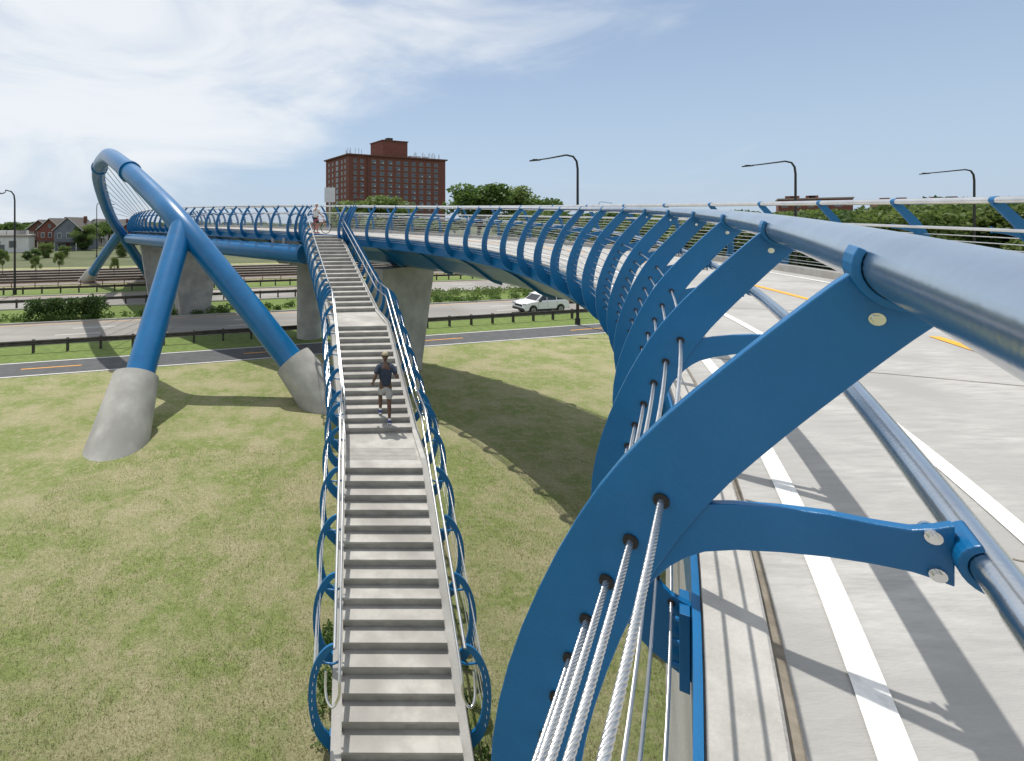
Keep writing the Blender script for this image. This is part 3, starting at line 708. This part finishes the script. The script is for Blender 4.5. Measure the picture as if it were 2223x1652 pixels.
# ---------------------------------------------------------------- cars
def car(x,y,ang,paint,name):
    root=empty(name,(x,y,0.015)); root.rotation_euler=(0,0,ang)
    def smooth(o,w=0.04):
        bv=o.modifiers.new('b','BEVEL'); bv.width=w; bv.segments=3; bv.limit_method='ANGLE'; bv.angle_limit=0.5
    low=[(-2.30,0.45),(-2.34,0.80),(-2.28,1.10),(-2.10,1.16),(0.85,1.14),(1.60,1.08),(2.12,0.98),(2.30,0.80),(2.33,0.45)]
    arch_=lambda cx:[(cx+0.43*math.cos(a),0.38+0.43*math.sin(a)) for a in np.linspace(0.0,math.pi,9)]
    poly=low+[(2.2,0.36)]+arch_(1.42)+arch_(-1.42)+[(-2.2,0.36)]
    g=MB(); g.prism([(px,-0.93,pz) for px,pz in poly],(0,1.86,0),paint); o=g.obj('body',root); smooth(o,0.06)
    cab=[(-2.20,1.13,0.87),(-1.95,1.66,0.72),(-1.6,1.77,0.69),(0.10,1.77,0.69),(0.42,1.66,0.71),(1.12,1.12,0.85)]
    g=MB(); n=len(cab)
    vs=[(a,-w_,b_) for a,b_,w_ in cab]+[(a,w_,b_) for a,b_,w_ in cab]
    g.add(vs,[[i,i+1,n+i+1,n+i] for i in range(n-1)],paint)
    g.add(vs,[[0,1,2,3,4,5],[n+5,n+4,n+3,n+2,n+1,n]],paint); g.obj('cabin',root)
    g=MB()
    for sd in(-1,1):
        for q in ([(-1.98,1.20),(-1.78,1.62),(-1.08,1.67),(-1.08,1.20)],[(-1.0,1.20),(-1.0,1.67),(-0.08,1.67),(-0.08,1.20)],[(0.0,1.20),(0.0,1.67),(0.32,1.62),(0.86,1.20)]):
            g.add([(a,sd*(0.87-(b_-1.13)*0.285+0.015),b_) for a,b_ in q],[[0,1,2,3]],'cglass')
    def slant(a,b_,off):
        (x0,z0,w0),(x1,z1,w1)=a,b_; nx=np.array([-(z1-z0),0,(x1-x0)]); nx=nx/np.linalg.norm(nx)*off
        if nx[2]<0: nx=-nx
        f=lambda t,sd:np.array([x0+(x1-x0)*t,sd*(w0+(w1-w0)*t)*0.9,z0+(z1-z0)*t])+nx
        g.add([f(0.1,-1),f(0.1,1),f(0.93,1),f(0.93,-1)],[[0,1,2,3]],'cglass')
    slant(cab[5],cab[4],0.012); slant(cab[0],cab[1],0.012); g.obj('windows',root)
    g=MB()
    for cx in(-1.42,1.42):
        for sd in(-1,1):
            g.tube([(cx,sd*0.70,0.37),(cx,sd*0.92,0.37)],0.37,'rubber',n=24); g.tube([(cx,sd*0.90,0.37),(cx,sd*0.935,0.37)],0.23,'cars',n=16)
            g.tube([(cx,sd*0.90,0.37),(cx,sd*0.945,0.37)],0.06,'clad',n=8)
    g.obj('wheels',root)
    g=MB(); g.box((0,0,0.39),(0.98,0.945,0.07),'clad'); g.box((2.30,0,0.45),(0.06,0.85,0.1),'clad'); g.box((2.31,0,0.76),(0.03,0.5,0.09),'clad'); g.box((-2.31,0,0.48),(0.06,0.85,0.12),'clad')
    for sd in(-1,1):
        g.box((2.22,sd*0.75,0.90),(0.1,0.16,0.06),'alum'); g.box((-2.27,sd*0.78,0.98),(0.09,0.14,0.12),'red'); g.box((0.78,sd*1.0,1.18),(0.08,0.1,0.07),'clad')
        g.box((-0.8,sd*0.6,1.82),(0.85,0.02,0.02),'clad')
    for sd in(-1,1):
        for xx in(-1.04,-0.04,0.92): g.box((xx,sd*0.932,0.82),(0.006,0.003,0.30),'clad')
    g.obj('trim',root)
    return root
ang=math.atan2(DX[1],DX[0])
p=rp(17.9,40.6); car(p[0],p[1],ang+math.pi,'carw','white_suv')
p=rp(21.6,45.3); car(p[0],p[1],ang+math.pi,'cars','silver_car')
p=rp(60,45.5); car(p[0],p[1],ang,'cars','silver_car')

# ---------------------------------------------------------------- people
def skin(name,pts,edges,rad,matn,parent,sub=2,root=0):
    me=bpy.data.meshes.new(name); me.from_pydata([tuple(p) for p in pts],edges,[])
    o=bpy.data.objects.new(name,me); COL.objects.link(o); o.parent=parent; me.materials.append(M[matn])
    bpy.context.view_layer.objects.active=o
    sm=o.modifiers.new('skin','SKIN'); sm.use_smooth_shade=True
    if not me.skin_vertices:
        bpy.context.view_layer.update()
    lay=me.skin_vertices[0].data
    for i,r in enumerate(rad):
        rr=r if isinstance(r,tuple) else (r,r); lay[i].radius=rr; lay[i].use_root=(i==root)
    if sub: 
        ss=o.modifiers.new('sub','SUBSURF'); ss.levels=sub; ss.render_levels=sub
    return o
def hand(parent,wrist,fwd,side,matn,name,curl=0.6):
    f=nrm(fwd); s_=np.array(side,float); s_=nrm(s_-f*np.dot(f,s_)); n=np.cross(f,s_); w=np.array(wrist)
    g=MB()
    g.tube([w,w+f*0.03,w+f*0.06,w+f*0.088],[0.024,0.034,0.037,0.030],matn,n=12)
    ln=[0.070,0.080,0.074,0.058]
    for i in range(4):
        b0=w+f*0.078+s_*(0.028-0.019*i); d=f; pts=[b0]
        for q in range(3):
            a=curl*(q+1)*0.55; d=f*math.cos(a)+n*math.sin(a); pts.append(pts[-1]+d*ln[i]/3)
        g.tube(pts,[0.0095,0.009,0.0085,0.006],matn,n=8)
    b0=w+f*0.03+s_*0.030; g.tube([b0,b0+s_*0.02+f*0.025+n*0.01,b0+s_*0.03+f*0.05+n*0.02],[0.012,0.0105,0.007],matn,n=8)
    g.obj(name,parent)
def head(parent,c,fwd,matn,hair,cap=None,hm='rubber'):
    g=MB(); c=np.array(c,float); f=nrm(fwd); up=np.array([0,0,1.0]); r_=np.cross(f,up)
    def ell(cc,rx,ry,rz,mt,zmin=-2,zmax=2,n=16,mm=12):
        vs=[];fs=[]
        for i in range(mm+1):
            ph=-math.pi/2+math.pi*i/mm
            zz=max(zmin,min(zmax,math.sin(ph)))
            for j in range(n):
                a=2*math.pi*j/n; jaw=1.0 if zz>-0.1 else 1+0.28*(zz+0.1)
                vs.append(cc+r_*rx*math.cos(a)*math.cos(ph)*jaw+f*ry*math.sin(a)*math.cos(ph)*jaw+up*rz*zz)
        for i in range(mm):
            for j in range(n): fs.append([i*n+j,i*n+(j+1)%n,(i+1)*n+(j+1)%n,(i+1)*n+j])
        g.add(vs,fs,mt,True)
    ell(c,0.076,0.094,0.118,matn)
    ell(c+up*0.012-f*0.008,0.079,0.094,0.115,hair,zmin=0.05)
    g.tube([c+f*0.088+up*0.02,c+f*0.104-up*0.012,c+f*0.112-up*0.03,c+f*0.09-up*0.036],[0.007,0.011,0.014,0.008],matn,n=8)
    for sd in(-1,1):
        ell(c+f*0.084+r_*sd*0.032+up*0.012,0.013,0.008,0.008,'wcloth',n=8,mm=6); ell(c+f*0.090+r_*sd*0.032+up*0.012,0.006,0.005,0.006,'rubber',n=8,mm=6)
        ell(c+r_*sd*0.078-f*0.004,0.010,0.020,0.030,matn,n=8,mm=6)
        g.tube([c+f*0.092+r_*sd*0.016+up*0.036,c+f*0.086+r_*sd*0.046+up*0.036],0.004,hair,n=6)
    g.tube([c+f*0.088-r_*0.024-up*0.058,c+f*0.094-up*0.056,c+f*0.088+r_*0.024-up*0.058],[0.004,0.007,0.004],'brickd',n=6)
    if cap:
        ell(c+up*0.028,0.086,0.102,0.105,cap,zmin=0.05)
        vs=[c+up*0.04+f*0.09+r_*0.07,c+up*0.04+f*0.155+r_*0.045,c+up*0.035+f*0.175,c+up*0.04+f*0.155-r_*0.045,c+up*0.04+f*0.09-r_*0.07]
        g.prism(vs,(0,0,0.008),cap)
    g.obj('head',parent)
def person(name,loc,rot,J_,skinm,shirt,shorts,shoe,cap,hair='rubber',scale=1.0):
    root=empty(name,loc); root.rotation_euler=(0,0,rot); root.scale=(scale,)*3
    k=['pelvis','spine','chest','neck','headb','lsh','lel','lwr','rsh','rel','rwr','lhip','lkn','lca','lan','rhip','rkn','rca','ran','ltoe','rtoe','lmid','rmid']
    P={q:np.array(J_[q],float) for q in J_ if q!='hf'}
    P['lca']=P['lkn']*0.7+P['lan']*0.3+np.array([0,-0.02,0]); P['rca']=P['rkn']*0.7+P['ran']*0.3+np.array([0,-0.02,0])
    P['lmid']=(P['lel']*0.7+P['lwr']*0.3); P['rmid']=(P['rel']*0.7+P['rwr']*0.3)
    R=dict(pelvis=(.14,.105),spine=(.125,.095),chest=(.15,.11),neck=.055,headb=.052,lsh=.062,lel=.043,lwr=.027,rsh=.062,rel=.043,rwr=.027,lhip=.095,lkn=.057,lca=.058,lan=.036,rhip=.095,rkn=.057,rca=.058,ran=.036,ltoe=.032,rtoe=.032,lmid=.042,rmid=.042)
    E=[('pelvis','spine'),('spine','chest'),('chest','neck'),('neck','headb'),('chest','lsh'),('lsh','lel'),('lel','lmid'),('lmid','lwr'),('chest','rsh'),('rsh','rel'),('rel','rmid'),('rmid','rwr'),('pelvis','lhip'),('lhip','lkn'),('lkn','lca'),('lca','lan'),('pelvis','rhip'),('rhip','rkn'),('rkn','rca'),('rca','ran'),('lan','ltoe'),('ran','rtoe')]
    ix={q:i for i,q in enumerate(k)}
    skin('body',[P[q] for q in k],[(ix[a],ix[b]) for a,b in E],[R[q] for q in k],skinm,root)
    def sub(nm,keys,extra,edges,rad,mt):
        QQ=dict(P); QQ.update(extra); i2={q:i for i,q in enumerate(keys)}
        skin(nm,[QQ[q] for q in keys],[(i2[a],i2[b]) for a,b in edges],rad,mt,root)
    lerp=lambda a,b,t:P[a]*(1-t)+P[b]*t
    sub('shirt',['spine','hem','chest','neckb','lsh','ls','rsh','rs'],dict(hem=P['pelvis']+np.array([0,0,-0.01]),neckb=lerp('chest','neck',0.75),ls=lerp('lsh','lel',0.72),rs=lerp('rsh','rel',0.72)),
        [('spine','hem'),('spine','chest'),('chest','neckb'),('chest','lsh'),('lsh','ls'),('chest','rsh'),('rsh','rs')],[(.15,.12),(.165,.13),(.172,.128),.07,.08,.07,.08,.07],shirt)
    sub('shorts',['pelvis','waist','lhip','lt','rhip','rt'],dict(waist=lerp('pelvis','spine',0.3),lt=lerp('lhip','lkn',0.78),rt=lerp('rhip','rkn',0.78)),
        [('pelvis','waist'),('pelvis','lhip'),('lhip','lt'),('pelvis','rhip'),('rhip','rt')],[(.155,.12),(.145,.11),.112,.098,.112,.098],shorts)
    g=MB()
    for a,t in(('lan','ltoe'),('ran','rtoe')):
        A=P[a];Tt=P[t]; f=nrm(Tt-A); dn=np.array([0,0,-1.0]); heel=A-nrm([f[0],f[1],0])*0.05+dn*0.045
        g.tube([heel,A+dn*0.035+nrm([f[0],f[1],0])*0.02,(A+Tt)/2+dn*0.018,Tt+dn*0.0,Tt+nrm([f[0],f[1],0])*0.05],[0.034,0.045,0.046,0.042,0.022],shoe,n=12)
        g.tube([heel+dn*0.022,(heel+Tt)/2+dn*0.03,Tt+dn*0.028],[0.03,0.036,0.034],'wcloth',n=10)
        g.tube([A+np.array([0,0,0.0]),A+np.array([0,0,0.05])],0.042,'wcloth',n=12)
    g.obj('shoes',root)
    for sd,w,el in((1,'lwr','lel'),(-1,'rwr','rel')):
        hand(root,P[w],P[w]-P[el],(sd*0.3,0.2,1),skinm,'hand_'+('l' if sd==1 else 'r'))
    hf=J_.get('hf',(0,1,0)); head(root,P['headb']+np.array([0,0.012,0.10]),hf,skinm,hair,cap)
    return root
run=dict(pelvis=(0,0,.94),spine=(0,.03,1.14),chest=(0,.06,1.34),neck=(0,.08,1.50),headb=(0,.09,1.56),
 lsh=(-.18,.05,1.41),lel=(-.29,-.10,1.17),lwr=(-.31,.10,1.00),rsh=(.18,.05,1.41),rel=(.29,-.10,1.16),rwr=(.24,.13,1.25),
 lhip=(-.09,0,.90),lkn=(-.10,.30,.62),lan=(-.11,.20,.27),ltoe=(-.11,.34,.18),rhip=(.09,0,.90),rkn=(.09,.03,.50),ran=(.09,-.06,.10),rtoe=(.09,.08,.035),hf=(0,1,-0.1))
zs=ST[2][2]+ (ST[3][2]-ST[2][2])/14
person('running_man',(0.90,12.82,zs+0.012),0.06,run,'skin','navy','grey','shoe','tan')
std=dict(pelvis=(0,0,.94),spine=(0,.01,1.14),chest=(0,.03,1.34),neck=(0,.03,1.50),headb=(0,.04,1.56),
 lsh=(-.18,.02,1.41),lel=(-.24,.06,1.15),lwr=(-.20,.30,1.05),rsh=(.18,.02,1.41),rel=(.24,.06,1.15),rwr=(.20,.30,1.05),
 lhip=(-.09,0,.90),lkn=(-.11,.03,.50),lan=(-.12,0,.10),ltoe=(-.12,.14,.035),rhip=(.09,0,.90),rkn=(.10,.03,.50),ran=(.11,-.0,.10),rtoe=(.11,.14,.035))
c=C(31.0,1.6,ZD); person('cyclist',(uv(686,c[1]),c[1],c[2]+0.012),-0.7,std,'skin2','wcloth','navy','pink','wcloth')
bk=MB()
def ring(c,r,ax1,ax2,rr,mt,n=28): bk.tube([c+r*(math.cos(2*math.pi*i/n)*ax1+math.sin(2*math.pi*i/n)*ax2) for i in range(n)],rr,mt,n=6,closed=True)
Xb=np.array([1.0,0,0]);Zb=np.array([0,0,1.0])
for cx in(-0.52,0.52):
    cc=np.array([cx,0,0.35]); ring(cc,0.33,Xb,Zb,0.02,'rubber')
    for i in range(8):
        a=math.pi*i/8; bk.tube([cc-0.32*(math.cos(a)*Xb+math.sin(a)*Zb),cc+0.32*(math.cos(a)*Xb+math.sin(a)*Zb)],0.003,'alum',n=4)
for a,b_ in(((-0.52,0,.35),(-.08,0,.30)),((-.08,0,.30),(.38,0,.72)),((-.08,0,.30),(-.2,0,.85)),((-.18,0,.78),(.36,0,.82)),((-.52,0,.35),(-.18,0,.76)),((.52,0,.35),(.36,0,.95))):
    bk.tube([a,b_],0.018,'pink',n=8)
bk.tube([(.30,-.28,.98),(.36,-.1,.96),(.36,.1,.96),(.30,.28,.98)],0.013,'black',n=8); bk.box((-.22,0,.9),(.13,.06,.025),'black')
ob=bk.obj('bicycle'); ob.location=(uv(690,c[1]-0.45),c[1]-0.45,c[2]+0.01); ob.rotation_euler=(0,0,0.5)

# ---------------------------------------------------------------- world, sun, camera
el=math.radians(69); az=math.atan2(-0.32,0.95)
world=bpy.data.worlds.new("World"); scene.world=world; world.use_nodes=True
nt=world.node_tree; N=nt.nodes; L=nt.links; bg=N['Background']; bg.inputs[1].default_value=0.112
sky=N.new('ShaderNodeTexSky'); sky.sky_type='NISHITA'; sky.sun_disc=False; sky.sun_elevation=el; sky.sun_rotation=az; sky.altitude=200; sky.air_density=1.0; sky.dust_density=1.2; sky.ozone_density=1.5
tc=N.new('ShaderNodeTexCoord')
mpn=N.new('ShaderNodeMapping'); mpn.inputs['Scale'].default_value=(1.3,2.2,4.6); mpn.inputs['Rotation'].default_value=(0,0.42,0)
L.new(tc.outputs['Generated'],mpn.inputs[0])
ns=N.new('ShaderNodeTexNoise'); ns.inputs['Scale'].default_value=1.7; ns.inputs['Detail'].default_value=10; ns.inputs['Roughness'].default_value=0.56; ns.inputs['Distortion'].default_value=0.8
L.new(mpn.outputs[0],ns.inputs[0])
dt=N.new('ShaderNodeVectorMath'); dt.operation='DOT_PRODUCT'; dt.inputs[1].default_value=(-0.42,-0.16,0.85); L.new(tc.outputs['Generated'],dt.inputs[0])
mr=N.new('ShaderNodeMapRange'); mr.interpolation_type='SMOOTHSTEP'; mr.inputs[1].default_value=-0.14; mr.inputs[2].default_value=0.20; mr.inputs[3].default_value=-0.20; mr.inputs[4].default_value=0.30
L.new(dt.outputs['Value'],mr.inputs[0])
ad=N.new('ShaderNodeMath'); ad.operation='ADD'; L.new(ns.outputs['Fac'],ad.inputs[0]); L.new(mr.outputs[0],ad.inputs[1])
m2=N.new('ShaderNodeMapRange'); m2.interpolation_type='SMOOTHSTEP'; m2.inputs[1].default_value=0.42; m2.inputs[2].default_value=0.88; m2.inputs[4].default_value=0.92
L.new(ad.outputs[0],m2.inputs[0])
sep=N.new('ShaderNodeSeparateXYZ'); L.new(tc.outputs['Generated'],sep.inputs[0])
hz=N.new('ShaderNodeMapRange'); hz.interpolation_type='SMOOTHSTEP'; hz.inputs[1].default_value=-0.02; hz.inputs[2].default_value=0.42; hz.inputs[3].default_value=0.82; hz.inputs[4].default_value=0.36
L.new(sep.outputs[2],hz.inputs[0])
mx0=N.new('ShaderNodeMix'); mx0.data_type='RGBA'; L.new(hz.outputs[0],mx0.inputs[0]); L.new(sky.outputs[0],mx0.inputs[6]); mx0.inputs[7].default_value=(4.5,5.7,7.3,1)
mx=N.new('ShaderNodeMix'); mx.data_type='RGBA'; L.new(m2.outputs[0],mx.inputs[0]); L.new(mx0.outputs[2],mx.inputs[6]); mx.inputs[7].default_value=(7.9,8.2,8.5,1)
L.new(mx.outputs[2],bg.inputs[0])
sd=bpy.data.lights.new('sun','SUN'); sd.energy=4.2; sd.angle=math.radians(0.5); sd.color=(1.0,0.95,0.87)
so=bpy.data.objects.new('sun',sd); COL.objects.link(so)
tosun=Vector((math.sin(az)*math.cos(el),math.cos(az)*math.cos(el),math.sin(el))); so.rotation_euler=tosun.to_track_quat('Z','Y').to_euler(); so.location=(0,0,60)
cd=bpy.data.cameras.new('camera'); cam=bpy.data.objects.new('camera',cd); COL.objects.link(cam); scene.camera=cam
cam.location=(0,0,CAMZ); cam.rotation_euler=(math.radians(90),0,0)
cd.sensor_fit='HORIZONTAL'; cd.sensor_width=36; cd.lens=1100/2223*36; cd.shift_x=(1111.5-760)/2223; cd.shift_y=-(826-485)/2223
cd.clip_start=0.03; cd.clip_end=6000
scene.view_settings.view_transform='Standard'; scene.view_settings.look='None'; scene.view_settings.exposure=0
